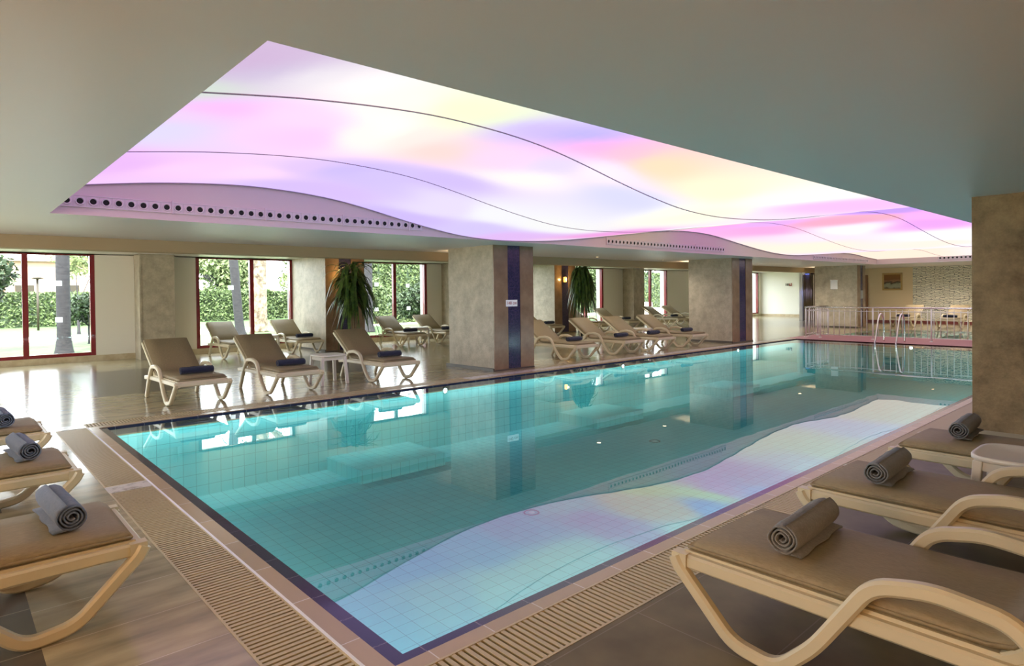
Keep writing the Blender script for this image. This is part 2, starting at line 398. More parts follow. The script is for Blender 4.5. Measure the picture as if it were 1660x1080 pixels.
# ceiling: soffit with the opening, beam, rear ceiling, roof
OX0, OX1, OY0, OY1 = .91, 26.4, 2.33, 8.55
b = MB()
b.box(XL, OX0, YB, 11.8, H, H+.1); b.box(OX1, EX+.1, YB, 11.8, H, H+.1)
b.box(OX0, OX1, YB, OY0, H, H+.1); b.box(OX0, OX1, OY1, 11.8, H, H+.1)
struct(b.build('ceiling', M['ceil']))
b = MB(); b.box(XL, 36.3, 11.8, WY+.35, HB, HB+.1); b.box(EX+.1, 36.3, 10.4, 11.8, HB, HB+.1); struct(b.build('ceiling', M['ceil']))
b = MB(); b.box(XL, EX, 11.6, 11.95, 2.25, HB+.02); struct(b.build('trim_4', M['beam']))
b = MB(); b.box(XL-.3, 36.6, YB-.3, WY+.75, 3.25, 3.4); struct(b.build('roof', M['lime']))
# fascias of the recess
b = MB()
b.box(OX0, OX1, OY1-.003, OY1+.06, H+.001, 3.2); b.box(OX1-.003, OX1+.06, OY0, OY1+.06, H+.001, 3.2)
b.box(OX0-.06, OX0, OY0, OY1+.06, H+.1, 3.2); b.box(OX0, OX1, OY0-.06, OY0, H+.1, 3.2)
struct(b.build('wall_recess', M['fascia']))

KEY = [(.9, 2.74), (1.25, 2.79), (1.6, 2.84), (1.95, 2.885), (2.5, 2.935), (3.0, 2.96), (3.44, 2.955), (3.9, 2.93), (4.35, 2.88), (4.86, 2.79), (5.4, 2.68), (5.98, 2.575), (6.6, 2.49), (7.3, 2.455), (8.05, 2.47), (8.9, 2.52), (9.97, 2.63), (11, 2.755), (12.1, 2.88), (13.3, 2.955), (14.5, 2.93), (16.0, 2.77), (17.1, 2.655), (18.2, 2.58), (19.5, 2.57), (21.0, 2.66), (22.5, 2.75), (24, 2.76), (25.3, 2.68), (26.45, 2.63)]
def zw(x):
    P = KEY
    if x <= P[0][0]: return P[0][1]
    for i in range(len(P)-1):
        if P[i][0] <= x <= P[i+1][0]:
            x0, y0 = P[i]; x1, y1 = P[i+1]
            m0 = (y1-P[i-1][1])/(x1-P[i-1][0]) if i else (y1-y0)/(x1-x0)
            m1 = (P[i+2][1]-y0)/(P[i+2][0]-x0) if i+2 < len(P) else (y1-y0)/(x1-x0)
            h = x1-x0; t = (x-x0)/h
            return y0*(2*t**3-3*t*t+1)+m0*h*(t**3-2*t*t+t)+y1*(-2*t**3+3*t*t)+m1*h*(t**3-t*t)
    return P[-1][1]
GLOW = [[1.35,3.42,200,180,205],[1.26,4.27,205,215,205],[1.57,3.59,200,190,210],[1.9,3.62,230,225,230],[2.34,3.69,245,240,240],[2.84,3.88,250,245,235],[3.24,3.85,242,250,212],[3.53,3.87,235,245,210],[4.19,3.79,190,185,255],[3.88,3.87,205,190,240],[4.53,3.87,245,190,225],[4.81,3.67,250,200,215],[5.29,3.44,255,220,195],[6.04,3.21,255,240,215],[6.74,2.89,255,250,240],[7.7,2.95,240,200,255],[12.96,3.89,200,170,255],[1.31,5.2,230,210,245],[1.32,5.8,220,215,250],[1.54,4.94,235,195,240],[2.04,5.04,240,215,240],[2.35,5.42,240,205,235],[2.68,5.13,250,240,235],[2.88,4.64,250,248,240],[3.28,4.67,250,230,225],[3.78,4.87,250,215,210],[4.21,4.72,245,215,235],[4.81,4.62,225,215,245],[5.26,4.33,245,235,250],[4.87,5.16,245,240,235],[6.07,4.81,215,215,250],[6.69,4.53,240,240,230],[7.17,4.22,250,245,225],[1.38,7.26,225,190,240],[1.95,7.29,240,210,245],[2.71,7.25,240,215,240],[3.1,6.82,220,200,240],[3.53,6.77,202,190,240],[3.99,6.72,207,195,240],[4.6,6.2,206,192,238],[5.04,7.19,224,216,238],[5.85,6.84,235,235,240],[6.61,6.36,235,235,235],[14.51,6.95,235,180,220],[15.73,6.76,250,230,240],[15.28,5.21,255,245,250],[14.15,5.43,250,180,200],[13.76,4.69,250,185,200],[15.17,4.21,230,180,250],[16.79,3.94,250,245,250],[17.91,4.71,255,235,225],[17.2,7.39,250,235,220],[24.7,7.43,255,230,215],[14.21,3.74,250,190,240],
        [8.72,6.98,225,170,215],[10.29,7.46,250,210,200],[12.16,7.52,245,238,205],[11.2,6.6,205,180,240],[13.1,7.6,240,180,228],[13.5,6.66,225,185,238],[11.3,8.3,245,225,190],[9.8,5.8,245,252,250],[12.2,5.6,246,252,250],[20,7,245,225,240],[20,4,250,240,250],[25,4,255,235,235],[8.9,8.2,225,205,225],[7.4,8.2,215,188,228],[5.3,8.2,202,188,238],[3.6,8.15,210,192,240],[6.3,7.9,208,198,238]]
def glow(x, y):
    x += .5*noise.noise(Vector((x*.6, y*.6, 0))); y += .7*noise.noise(Vector((x*.5, y*.5, 9)))
    W = 0; c = [0, 0, 0]
    for a in GLOW:
        d = (x-a[0])**2+((y-a[1])*.9)**2; w = 1/(d+.05)**2.2; W += w
        for k in range(3): c[k] += w*a[2+k]
    c = [v/W for v in c]; mu = sum(c)/3
    return [max(0, min(255, mu+(v-mu)*1.35)) for v in c]
def membrane():
    nx, ny = 255, 62; vs = []; fs = []; cols = []
    for i in range(nx+1):
        x = OX0+(OX1-OX0)*i/nx; z = zw(x)
        for j in range(ny+1):
            y = OY0+(OY1-OY0)*j/ny; vs.append((x, y, z)); cols.append((*lin(glow(x, y)), 1))
    for i in range(nx):
        for j in range(ny):
            a = i*(ny+1)+j; fs.append((a, a+1, a+ny+2, a+ny+1))
    me = bpy.data.meshes.new('luminous_membrane'); me.from_pydata(vs, [], fs); me.materials.append(M['memb'])
    ca = me.color_attributes.new('glow', 'FLOAT_COLOR', 'POINT')
    ca.data.foreach_set('color', [v for c in cols for v in c])
    me.polygons.foreach_set('use_smooth', [True]*len(fs)); me.update()
    o = bpy.data.objects.new('luminous_ceiling', me); COL.objects.link(o)
    tag(o, 'wavy luminous stretch ceiling glowing pink, violet and white above the pool', 'light')
    M['rib'] = mat('membrane_profile', (170, 140, 165), .6)
    for y, rr in ((8.53, .011), (6.4, .0045), (4.25, .006)):
        b = MB(); b.tube([(OX0+(OX1-OX0)*i/160, y, zw(OX0+(OX1-OX0)*i/160)-.004) for i in range(161)], rr, 6); b.build('profile_rib', M['rib'], o)
membrane()

# air vents in the recess fascia
def vent_strip(n, p0, dx, dy, w, z0, z1, label):
    """n square units with a round jet each; (dx,dy) runs along the fascia"""
    t_ = empty('air_vent_strip', p0, label=label, cat='air vent', group='round jet vent strips in the ceiling recess')
    R = math.atan2(dy, dx); t_.rotation_euler.z = R; h = z1-z0
    b = MB(); b.box(0, n*w, -.012, 0, 0, h); 
    b.box(0, n*w, -.02, -.012, 0, .008); b.box(0, n*w, -.02, -.012, h-.008, h)
    for i in range(n+1): b.box(i*w-.002, i*w+.002, -.018, -.012, .008, h-.008)
    for i in range(n//9+1): b.box(i*w*9-.006, i*w*9+.006, -.03, -.012, -.012, h+.018)
    b.build('frame', M['vent'], t_)
    nz = None
    for i in range(n):
        if nz is None:
            q = MB().lathe([(.046, -.012), (.048, -.026), (.036, -.024), (.032, -.014)], seg=16, axis='Y')
            q.lathe([(.0005, -.0145), (.033, -.0145)], seg=16, mi=1, axis='Y')
            nz = q.build('nozzle', [M['vent'], M['black']], t_)
            o = nz
        else:
            o = nz.copy(); COL.objects.link(o)
        o.location = ((i+.5)*w, 0, h/2)
vent_strip(38, (1.0, OY1, 2.53), 1, 0, .126, 2.53, 2.665, 'strip of round jet air vents in the pink recess, nearest the windows at left')
vent_strip(38, (10.42, OY1, 2.51), 1, 0, .126, 2.51, 2.64, 'strip of round jet air vents in the recess above the front sunbeds between the columns')
vent_strip(38, (20.7, OY1, 2.49), 1, 0, .126, 2.49, 2.61, 'distant strip of round jet air vents above the far notice column')
vent_strip(16, (OX1, 6.55, 2.52), 0, -1, .126, 2.52, 2.64, 'strip of round jet air vents on the end face above the patterned wall')

# walls
def wallseg(name, x0, x1, y0, y1, z0, z1, m): return struct(MB().box(x0, x1, y0, y1, z0, z1).build(name, m))
WIN = [(-4.2, -.9, -2.6), (.1, 2.76, 1.43), (5.0, 7.63, 6.45), (9.35, 12.3, 11.04), (14.0, 16.7, 15.3), (18.3, 21.6, 20.45), (23.9, 26.45, 25.1), (29.5, 35.75, 33.2)]  # first window out of view, fifth hidden; they continue the row, added for light
b = MB(); x = XL; T = .3
for a, c, mm in WIN:
    b.box(x, a, WY, WY+T, 0, HB); x = c
    b.box(a, c, WY, WY+T, HB-.02, 3.25); b.box(a, c, WY, WY+T, -.1, .14)
b.box(x, 36.3, WY, WY+T, 0, HB); b.box(XL, 36.3, WY, WY+T, HB-.02, 3.25)
struct(b.build('wall_window_side', M['wall']))
struct(MB().box(XL, 36.3, WY-.012, WY, 0, .14).build('baseboard_window_side', M['skirt']))
b = MB()
for a, c, mm in WIN: b.box(c, c+.6, WY+T, WY+T+.12, -.1, 3.25); b.box(a-.3, a, WY+T, WY+T+.12, -.1, 3.25)
struct(b.build('wall_outer_piers', M['lime']))
for k, (a, c, mm) in enumerate(WIN):
    o = MB(); fw = .1
    y0, y1 = WY+.02, WY+.12; zt = HB-.02
    o.box(a, c, y0, y1, .14, .14+fw*.8); o.box(a, c, y0, y1, zt-.03, zt)
    o.box(a, a+fw*.9, y0-.01, y1, .14, zt); o.box(c-fw, c, y0-.01, y1+.02, .14, zt); o.box(mm-.055, mm+.055, y0-.01, y1, .14, zt)
    w = struct(o.build('window_%d' % (k+1), M['red'], bevel=.006))
    g = MB(); g.add([(a, WY+.07, .14), (c, WY+.07, .14), (c, WY+.07, zt), (a, WY+.07, zt)], [(0, 1, 2, 3)]); g.build('glass', M['glass'], w)
    ld = bpy.data.lights.new('portal', 'AREA'); ld.shape = 'RECTANGLE'; ld.size = c-a; ld.size_y = 2.4; ld.cycles.is_portal = True
    lo = bpy.data.objects.new('portal', ld); COL.objects.link(lo); lo.location = ((a+c)/2, WY+.2, 1.35); lo.rotation_euler = (-PI/2, 0, 0)
    if k in (1, 2, 3):
        pts = {1: [(2.05, 1.86), (2.05, 1.01)], 2: [(6.85, 1.77), (5.9, 1.75)], 3: [(10.39, 1.84), (10.38, 1.04), (11.59, 1.05), (11.57, 1.8)]}[k]
        for px, pz in pts: MB().add([(px-.07, WY+.066, pz-.06), (px+.07, WY+.066, pz-.06), (px+.07, WY+.066, pz+.06), (px-.07, WY+.066, pz+.06)], [(0, 1, 2, 3)]).build('sticker', M['stick'], w)
# pilasters on the window wall
for x0, x1 in ((3.58, 4.34), (12.9, 13.65), (22.95, 23.75)):
    b = MB(); b.box(x0, x1, 17.3, WY, 0, HB); b.box(x0-.012, x0+.03, 17.285, 17.3, 0, HB); struct(b.build('wall_pilaster', M['trav']))
b = MB(); yy = YB-.2
for k, (a, c) in enumerate(((3.2, 7.4), (9.6, 15.6))):  # left-wall windows are unseen, added to bring daylight onto deck and ceiling
    b.box(XL-.2, XL, yy, a, 0, 3.25); b.box(XL-.2, XL, a, c, 0, .14); b.box(XL-.2, XL, a, c, H-.1, 3.25); yy = c
    o = MB(); o.box(XL-.14, XL-.04, a, c, .14, .22); o.box(XL-.14, XL-.04, a, c, H-.16, H-.1)
    for q in (a, (a+c)/2-.05, c-.1): o.box(XL-.15, XL-.03, q, q+.1, .14, H-.1)
    w = struct(o.build('window_%d' % (k+9), M['red'])); g = MB(); g.add([(XL-.09, a, .14), (XL-.09, c, .14), (XL-.09, c, H-.1), (XL-.09, a, H-.1)], [(0, 1, 2, 3)]); g.build('glass', M['glass'], w)
    ld = bpy.data.lights.new('portal', 'AREA'); ld.shape = 'RECTANGLE'; ld.size = 2.2; ld.size_y = c-a; ld.cycles.is_portal = True
    lo = bpy.data.objects.new('portal', ld); COL.objects.link(lo); lo.location = (XL-.12, (a+c)/2, 1.25); lo.rotation_euler = (0, -PI/2, 0)
b.box(XL-.2, XL, yy, WY+.3, 0, 3.25); struct(b.build('wall_left', M['wall'])); wallseg('wall_back', XL, 36.3, YB-.2, YB, 0, 3.25, M['wall'])
wallseg('wall_far_end', 36.0, 36.3, 13.6, WY+.3, 0, 3.25, M['wallw'])
wallseg('baseboard_far_end', 35.985, 36.0, 13.6, WY, 0, .13, M['skirt'])
wallseg('wall_corridor', EX, 36.2, 13.45, 13.6, 0, 3.25, M['wallw'])
b = MB(); b.box(EX, EX+.2, YB, 12.75, 0, 3.25); struct(b.build('wall_end', M['sand']))
wallseg('wall_doorway', EX+.5, EX+.6, 12.75, 13.45, 0, 3.25, M['doorway'])
# split stone mosaic cladding on the end wall
M['pattern'] = mat('split_mosaic', (200, 190, 160), .5)
br, cmb = tiles(M['pattern'], ((236, 230, 210), (214, 206, 182)), (110, 112, 104), .34, .06, .010, offset=.43, plane='YZ', bias=-.2)
wn = nd(M['pattern'], 'ShaderNodeTexNoise'); wn.inputs['Scale'].default_value = 3.2
va = nd(M['pattern'], 'ShaderNodeVectorMath', operation='MULTIPLY_ADD'); va.inputs[1].default_value = (.25, .25, .25)
LL = M['pattern'].node_tree.links.new
LL(cmb.outputs[0], wn.inputs[0]); LL(wn.outputs['Color'], va.inputs[0]); LL(cmb.outputs[0], va.inputs[2]); LL(va.outputs[0], br.inputs[0])
wallseg('wall_mosaic_cladding', EX-.04, EX, YB, 8.7, 0, H, M['pattern'])
wallseg('baseboard_end', EX-.055, EX-.04, YB, 12.7, 0, .12, mat('dark_red_kerb', (112, 52, 48), .4))
# open doors at the end wall: slim wooden leaf
struct(MB().box(EX-.06, EX, 10.5, 10.78, .0, 2.15).build('door_1', mat('brown_door', (128, 84, 40), .4)))
# gathered curtain with blue lamp
b = MB(); n = 60; vs = []; fs = []
for i in range(n+1):
    y = 13.42-.47*i/n; x = EX+.1+.05*math.sin(i*.9)+.02*math.sin(i*2.3)
    vs += [(x, y, .02), (x, y, 2.25), (x+.02, y, .02), (x+.02, y, 2.25)]
for i in range(n):
    a = i*4; fs += [(a, a+1, a+5, a+4), (a+2, a+6, a+7, a+3), (a+1, a+3, a+7, a+5), (a, a+4, a+6, a+2)]
b.add(vs, fs, 0, True); o = b.build('curtain', M['curtain']); tag(o, 'bronze curtain with vertical folds hanging in the far doorway', 'curtain')
t_ = empty('wall_lamp', (EX-.02, 13.2, 2.28), label='small blue lamp glowing at the top of the far curtain', cat='lamp')
MB().box(-.03, .05, -.09, .09, 0, .05).build('housing', M['dark'], t_); MB().box(-.025, .045, -.08, .08, -.012, 0).build('lens', M['bluelamp'], t_)
ld = bpy.data.lights.new('blue_glow', 'SPOT'); ld.energy = 70; ld.color = (.3, .35, 1); ld.spot_size = 1.6; ld.shadow_soft_size = .05
lo = bpy.data.objects.new('blue_glow', ld); COL.objects.link(lo); lo.location = (EX-.15, 13.2, 2.3); lo.rotation_euler = (0, .5, 0)

# columns
def column(x0, x1, y0, y1, h, label, strip=True, face=None, name='stone_column', sz=None):
    t_ = empty(name, ((x0+x1)/2, (y0+y1)/2, 0), label=label, cat='column')
    w, d = (x1-x0)/2, (y1-y0)/2
    b = MB(); b.box(-w, w, -d, d, 0, h)
    # thin slab joints are geometry: shallow dark reveal lines
    o = b.build('shaft', [face or M['trav']], t_)
    if strip:
        b = MB(); sw = w*.33*.95
        b.box(-w-.001, -sw, -d-.018, -d, .03, h); b.box(sw, w+.001, -d-.018, -d, .03, h); b.build('polished_facing', M['travp'], t_)
        b = MB(); b.box(-sw, sw, -d-.008, -d, .0, h); b.build('mosaic_strip', M['mosaic'], t_)
        b = MB(); b.box(-w-.006, w+.006, -d-.03, -d, 0, .03); b.box(-w-.02, -w, -d, d+.1, 0, .06); b.build('plinth', mat('plinth_slate', (84, 78, 70), .4), t_)
    else:
        b = MB(); b.box(-w-.01, -w, -d, d, 0, .04); b.build('plinth', mat('plinth_stone', (150, 140, 120), .4), t_)
    return t_
c1 = column(7.88, 8.93, 9.25, 10.68, H, 'nearest travertine column with a navy mosaic strip and depth sign, behind the far pool edge')
column(16.78, 17.95, 9.2, 10.6, H, 'second travertine column with a dark mosaic strip, right of the row of four sunbeds')
c3 = column(26.3, 27.1, 9.2, 10.8, H, 'furthest travertine column, with a white notice on it, behind the railing')
column(7.6, 8.75, 15.8, WY, HB, 'tan column by the windows behind the potted plant at left')
column(16.95, 18.1, 16.4, WY, HB, 'tan column by the windows behind the tall potted tree')
column(7.93, 8.95, .25, 1.67, H, 'rough brown limestone column standing close at the right edge', strip=False, face=M['roughstone'], name='rough_stone_column')
# corbel blocks at pilaster 2 not visible
# depth sign
def text_mesh(s, size, m, parent, loc, rot, name='lettering', ext=.002):
    cu = bpy.data.curves.new('txt', 'FONT'); cu.body = s; cu.size = size; cu.align_x = 'CENTER'; cu.align_y = 'CENTER'; cu.extrude = ext
    o = bpy.data.objects.new('txt', cu); COL.objects.link(o); dg = bpy.context.evaluated_depsgraph_get()
    me = bpy.data.meshes.new_from_object(o.evaluated_get(dg)); bpy.data.objects.remove(o)
    me.materials.clear(); me.materials.append(m)
    q = bpy.data.objects.new(name, me); COL.objects.link(q); q.parent = parent; q.location = loc; q.rotation_euler = rot; return q
t_ = empty('depth_sign', (8.335, 9.242, 1.31), label='small white depth sign with red lettering on the nearest mosaic strip', cat='sign')
pl_ = MB().box(-.15, .15, -.012, 0, -.065, .065).build('plate', M['paper'], t_)
text_mesh('140 cm', .088, M['redink'], pl_, (0, -.013, 0), (PI/2, 0, 0))
t_ = empty('depth_sign', (26.72, 9.19, 1.3), label='pale grey sign on the mosaic strip of the furthest column', cat='sign')
MB().box(-.12, .12, -.014, 0, -.16, .16).build('plate', mat('grey_plate', (150, 152, 150), .5), t_)
t_ = empty('wall_notice', (26.29, 10.05, 1.7), label='white framed notice on the left face of the furthest column', cat='notice')
MB().box(-.01, 0, -.15, .15, -.2, .2).build('frame', M['chrome'], t_); MB().box(-.013, -.01, -.13, .13, -.18, .18).build('sheet', M['paper'], t_)
t_ = empty('wall_sign', (35.98, 16.25, 1.82), label='small dark and reddish lettering on the white wall at the end of the corridor', cat='sign')
b = MB(); b.box(-.01, 0, .12, .15, -.07, .07); b.box(-.01, 0, .04, .07, -.07, .07); b.box(-.01, 0, -.02, .01, -.07, .07); b.build('dark_letters', M['dark'], t_)
b = MB(); b.box(-.01, 0, -.09, -.05, -.07, .06); b.box(-.01, 0, -.19, -.15, -.07, .09); b.box(-.01, 0, -.19, -.05, -.08, -.04); b.build('red_letters', M['redink'], t_)
# painting
t_ = empty('framed_painting', (EX-.001, 9.5, 1.83), label='small still life painting in a gilt frame on the sand wall', cat='painting')
W_, H_ = .40, .38
b = MB(); b.box(-.05, 0, -W_, W_, H_-.07, H_); b.box(-.05, 0, -W_, W_, -H_, -H_+.07); b.box(-.05, 0, -W_, -W_+.07, -H_, H_); b.box(-.05, 0, W_-.07, W_, -H_, H_)
b.build('frame', M['gold'], t_, bevel=.012)
M['paint'] = mat('oil_painting', (130, 84, 34), .6)
tt = M['paint'].node_tree; LL = tt.links.new; tc = nd(M['paint'], 'ShaderNodeTexCoord'); sp = nd(M['paint'], 'ShaderNodeSeparateXYZ')
nz = nd(M['paint'], 'ShaderNodeTexNoise'); nz.inputs['Scale'].default_value = 6
ad = nd(M['paint'], 'ShaderNodeMath', operation='MULTIPLY_ADD'); ad.inputs[1].default_value = .22
rp = nd(M['paint'], 'ShaderNodeValToRGB'); mr = nd(M['paint'], 'ShaderNodeMapRange'); mr.inputs['From Min'].default_value = -.2; mr.inputs['From Max'].default_value = .42
e = rp.color_ramp.elements; e[0].position = 0; e[0].color = (*lin((90, 70, 40)), 1); e[1].position = 1; e[1].color = (*lin((136, 92, 30)), 1)
for p_, c_ in ((.12, (160, 158, 128)), (.3, (150, 150, 120)), (.42, (50, 38, 10)), (.55, (150, 110, 76)), (.65, (124, 80, 34))):
    q = e.new(p_); q.color = (*lin(c_), 1)
LL(tc.outputs['Object'], sp.inputs[0]); LL(tc.outputs['Object'], nz.inputs[0]); LL(nz.outputs['Fac'], ad.inputs[0]); LL(sp.outputs[2], ad.inputs[2]); LL(ad.outputs[0], mr.inputs[0]); LL(mr.outputs[0], rp.inputs[0]); LL(rp.outputs[0], tt.nodes['Principled BSDF'].inputs['Base Color'])
MB().box(-.02, -.002, -W_+.06, W_-.06, -H_+.06, H_-.06).build('canvas', M['paint'], t_)

# ------------------------------------------------------------------ sunbeds
def make_sunbed():
    """foot end at x=0, head towards +x, centre line y=0"""
    t_ = empty('sunbed')
    # frame: two rails and cross bars
    b = MB(); W = .335
    for s in (-1, 1):
        b.sweep(fillet([(0, s*W, .315), (.06, s*W, .318), (1.25, s*W, .31), (1.5, s*W, .30), (1.6, s*W, .29)], .04), (0, 1, 0), .045, .06)
    b.sweep([(.02, -W, .315), (.02, W, .315)], (1, 0, 0), .05, .06); b.sweep([(1.2, -W, .30), (1.2, W, .30)], (1, 0, 0), .05, .05)
    b.sweep([(1.6, -W, .29), (1.6, W, .29)], (1, 0, 0), .04, .05)
    for i in range(6): b.sweep([(.16+i*.18, -W, .31), (.16+i*.18, W, .31)], (1, 0, 0), .07, .016)
    b.box(.03, 1.24, -.325, .325, .332, .358)
    for s in (-1, 1): b.box(-.012, .06, s*W-.03, s*W+.03, .285, .35)
    b.build('frame', M['plas'], t_)
    for s in (-1, 1):
        b = MB(); y = s*.352
        path = fillet([(.0, y, .33), (.02, y, .29), (.27, y, .045), (.46, y, .022), (.60, y, .16), (.80, y, .46), (.98, y, .50), (1.2, y, .475), (1.34, y, .30), (1.5, y, .012)], .065, 6)
        b.sweep(path, (0, 1, 0), .05, .056)
        b.build('leg_frame', M['plas'], t_)
    a = math.radians(33)
    ca, sa = math.cos(a), math.sin(a)
    def R(x, z): return (1.16+x*ca-z*sa, .335+x*sa+z*ca)
    b = MB(); 
    for s in (-1, 1):
        p0 = R(-.02, 0); p1 = R(.84, 0)
        b.sweep([(p0[0], s*.31, p0[1]), (p1[0], s*.31, p1[1])], (0, 1, 0), .035, .045)
    for q in (.1, .45, .83):
        p = R(q, 0); b.sweep([(p[0], -.31, p[1]), (p[0], .31, p[1])], (ca, 0, sa), .05, .03)
    br_ = b.build('backrest', M['plas'], t_); b = MB()
    for s in (-1, 1):   # prop strut and notch bracket
        p = R(.42, -.01); b.sweep([(p[0], s*.27, p[1]), (1.52, s*.27, .31)], (0, 1, 0), .02, .03)
        b.box(1.3, 1.36, s*.33-.012, s*.33+.012, .33, .42)
    b.build('prop', M['plas'], br_)
    # sling cushion: one slab that folds at the hinge
    b = MB(); pts = [(.05, .352, .35), (.08, .36, 1), (.3, .362, 1), (.6, .362, 1), (.9, .36, 1), (1.12, .362, 1), (1.19, .375, 1)]
    prof = [(x, z) for x, z, _ in pts]
    prof += [R(.10, .035), R(.3, .035), R(.55, .035), R(.82, .035), R(.86, .03)]
    prof[0] = (.045, .358); nj = 12; vs = []; fs = []; th = .042; hw = .315
    def sec(i):
        x, z = prof[i]; x0, z0 = prof[max(i-1, 0)]; x1, z1 = prof[min(i+1, len(prof)-1)]
        d = Vector((x1-x0, z1-z0)).normalized(); nrm = Vector((-d.y, d.x))
        ring = []; e_ = .55 if i in (0, len(prof)-1) else 1; ww = hw*(.97 if i in (0, len(prof)-1) else 1)
        for u, v in ((-1, 0), (-1, .55), (-.965, 1), (-.5, 1.06), (0, 1.08), (.5, 1.06), (.965, 1), (1, .55), (1, 0), (.9, -.1), (0, -.1), (-.9, -.1)):
            h = th*v*e_; ring.append((x+nrm.x*h, u*ww, z+nrm.y*h))
        return ring
    for i in range(len(prof)): vs += sec(i)
    for i in range(len(prof)-1):
        for k in range(12): fs.append((i*12+k, (i+1)*12+k, (i+1)*12+(k+1) % 12, i*12+(k+1) % 12))
    fs.append(tuple(reversed(range(12)))); o_ = (len(prof)-1)*12; fs.append(tuple(o_+k for k in range(12)))
    fs = [f[::-1] for f in fs]
    b.add(vs, fs, 0, True)
    cu_ = b.build('cushion', M['cush'], t_); b = MB()
    for s in (-1, 1):
        b.tube([(x, s*(hw+.002), z+.012) for x, z in prof], .007, 6)
    b.tube([(.045, -hw, .37), (.045, hw, .37)], .008, 6)
    b.build('piping', M['cush'], cu_)
    return t_
def make_towel(m, L_=.44, R0=.066, tail=True, seed=0):
    """rolled towel lying on z=0, axis along local y"""
    rnd = random.Random(seed); b = MB(); turns = 3.6; n = 84; m_ = 15; vs = []; fs = []; th = .0098
    def pt(i, side):
        a = turns*2*PI*i/n; rr = .008+(R0-.008-th)*i/n + (th if side else 0)
        return rr, a
    for j in range(m_+1):
        y = -L_/2+L_*j/m_; edge = (abs(j-m_/2)/(m_/2))**6
        for side in (0, 1):
            for i in range(n+1):
                rr, a = pt(i, side); sq = 1+.05*math.cos(2*a)
                dn = .004*noise.noise(Vector((math.cos(a)*2.2, math.sin(a)*2.2, y*14+seed*5)))+.002*noise.noise(Vector((math.cos(a)*6, math.sin(a)*6, y*40+seed)))
                rr2 = rr+(dn if i > n*.65 else 0)-edge*.003*(1 if side else 0)
                yo = y+(.006*noise.noise(Vector((a*.8, seed, 3))) if j in (0, m_) else 0)+(-1 if j == 0 else 1 if j == m_ else 0)*.004*(1-i/n)*-1
                vs.append((rr2*math.cos(a+PI*1.2)*sq, yo, R0*.97+rr2*math.sin(a+PI*1.2)*(2-sq)*.97))
    w = n+1; st = 2*w
    for j in range(m_):
        for i in range(n):
            o = j*st; p = (j+1)*st
            fs.append((o+w+i, o+w+i+1, p+w+i+1, p+w+i)); fs.append((o+i+1, o+i, p+i, p+i+1))
        o = j*st; p = (j+1)*st; fs.append((o+n, o+w+n, p+w+n, p+n)); fs.append((o, p, p+w, o+w))
    for i in range(n):
        fs.append((i, i+1, w+i+1, w+i)); o = m_*st; fs.append((o+i+1, o+i, o+w+i, o+w+i+1))
    b.add(vs, fs, 0, True)
    if tail:
        vs = []; fs = []
        for j in range(9):
            y = -L_/2*.96+L_*.96*j/8; z = .004+.002*math.sin(j*2.+seed)
            vs += [(.0, y, .008), (.075+.006*math.sin(j*1.7+seed), y, z), (.075+.006*math.sin(j*1.7+seed), y, z+.008), (0, y, .02)]
        for j in range(8):
            a = j*4; fs += [(a, a+1, a+5, a+4), (a+1, a+2, a+6, a+5), (a+2, a+3, a+7, a+6)]
        fs += [(3, 2, 1, 0), (32, 33, 34, 35)]
        b.add(vs, fs, 0, True)
    return b.build('rolled_towel', m)
bed0 = make_sunbed(); first = [True]
def bed(x, y, rz, label, group):
    if first[0]:
        first[0] = False; o = bed0; o.location = (x, y, 0); o.rotation_euler.z = rz; return tag(o, label, 'sun lounger', group)
    return copy_tree(bed0, (x, y, 0), rz, label=label, cat='sun lounger', group=group)
tproto = {}
def towel(x, y, rz, m, label, group, big=False):
    k = (m, big)
    if k not in tproto:
        o = make_towel(M[m], .50 if big else .44, .07 if big else .056, tail=big, seed=len(tproto)); tproto[k] = o
    else:
        o = tproto[k].copy(); COL.objects.link(o)
    o.location = (x, y, .409); o.rotation_euler.z = rz
    return tag(o, label, 'towel', group)
NEG, POS = -PI/2, PI/2
# near right: feet towards the pool, heads to -y
g = 'sun loungers along the near edge of the pool'
for x, y, l in ((2.76, 1.60, 'cream lounger with tan cushion at the bottom right, nearest of the three beside the grating'),
                (4.06, 1.61, 'cream lounger with tan cushion, middle one of the three on the right'),
                (5.47, 1.57, 'cream lounger with tan cushion by the rough stone column, behind the white table')):
    bed(x, y, NEG, l, g)
towel(2.80, 1.20, -PI/2+.05, 'tgrey', 'thick grey rolled towel on the nearest right hand lounger', 'towels on the near loungers', True)
towel(4.09, 1.27, -PI/2+.05, 'tgrey2', 'blue grey rolled towel on the middle right hand lounger', 'towels on the near loungers', True)
towel(5.66, 1.24, -PI/2+.05, 'tgrey2', 'blue grey rolled towel in front of the rough stone column', 'towels on the near loungers', True)
# near left: feet +x, heads -x
g = 'sun loungers at the left end of the pool'
for x, y, l in ((.70, 3.74, 'tan cushioned lounger at the bottom left corner, nearest of the left row'),
                (.68, 5.46, 'tan cushioned lounger second from the front in the left row'),
                (.68, 7.08, 'tan cushioned lounger furthest back in the left row, half out of frame')):
    bed(x, y, PI, l, g)
towel(.43, 3.82, PI+.06, 'tslate', 'slate blue rolled towel on the bottom left lounger', 'towels on the left row', True)
towel(.42, 5.58, PI+.08, 'tslate', 'slate blue rolled towel on the second lounger of the left row', 'towels on the left row', True)
towel(.39, 7.1, PI+.05, 'tslate', 'dark rolled towel cut by the left edge of the picture', 'towels on the left row', True)
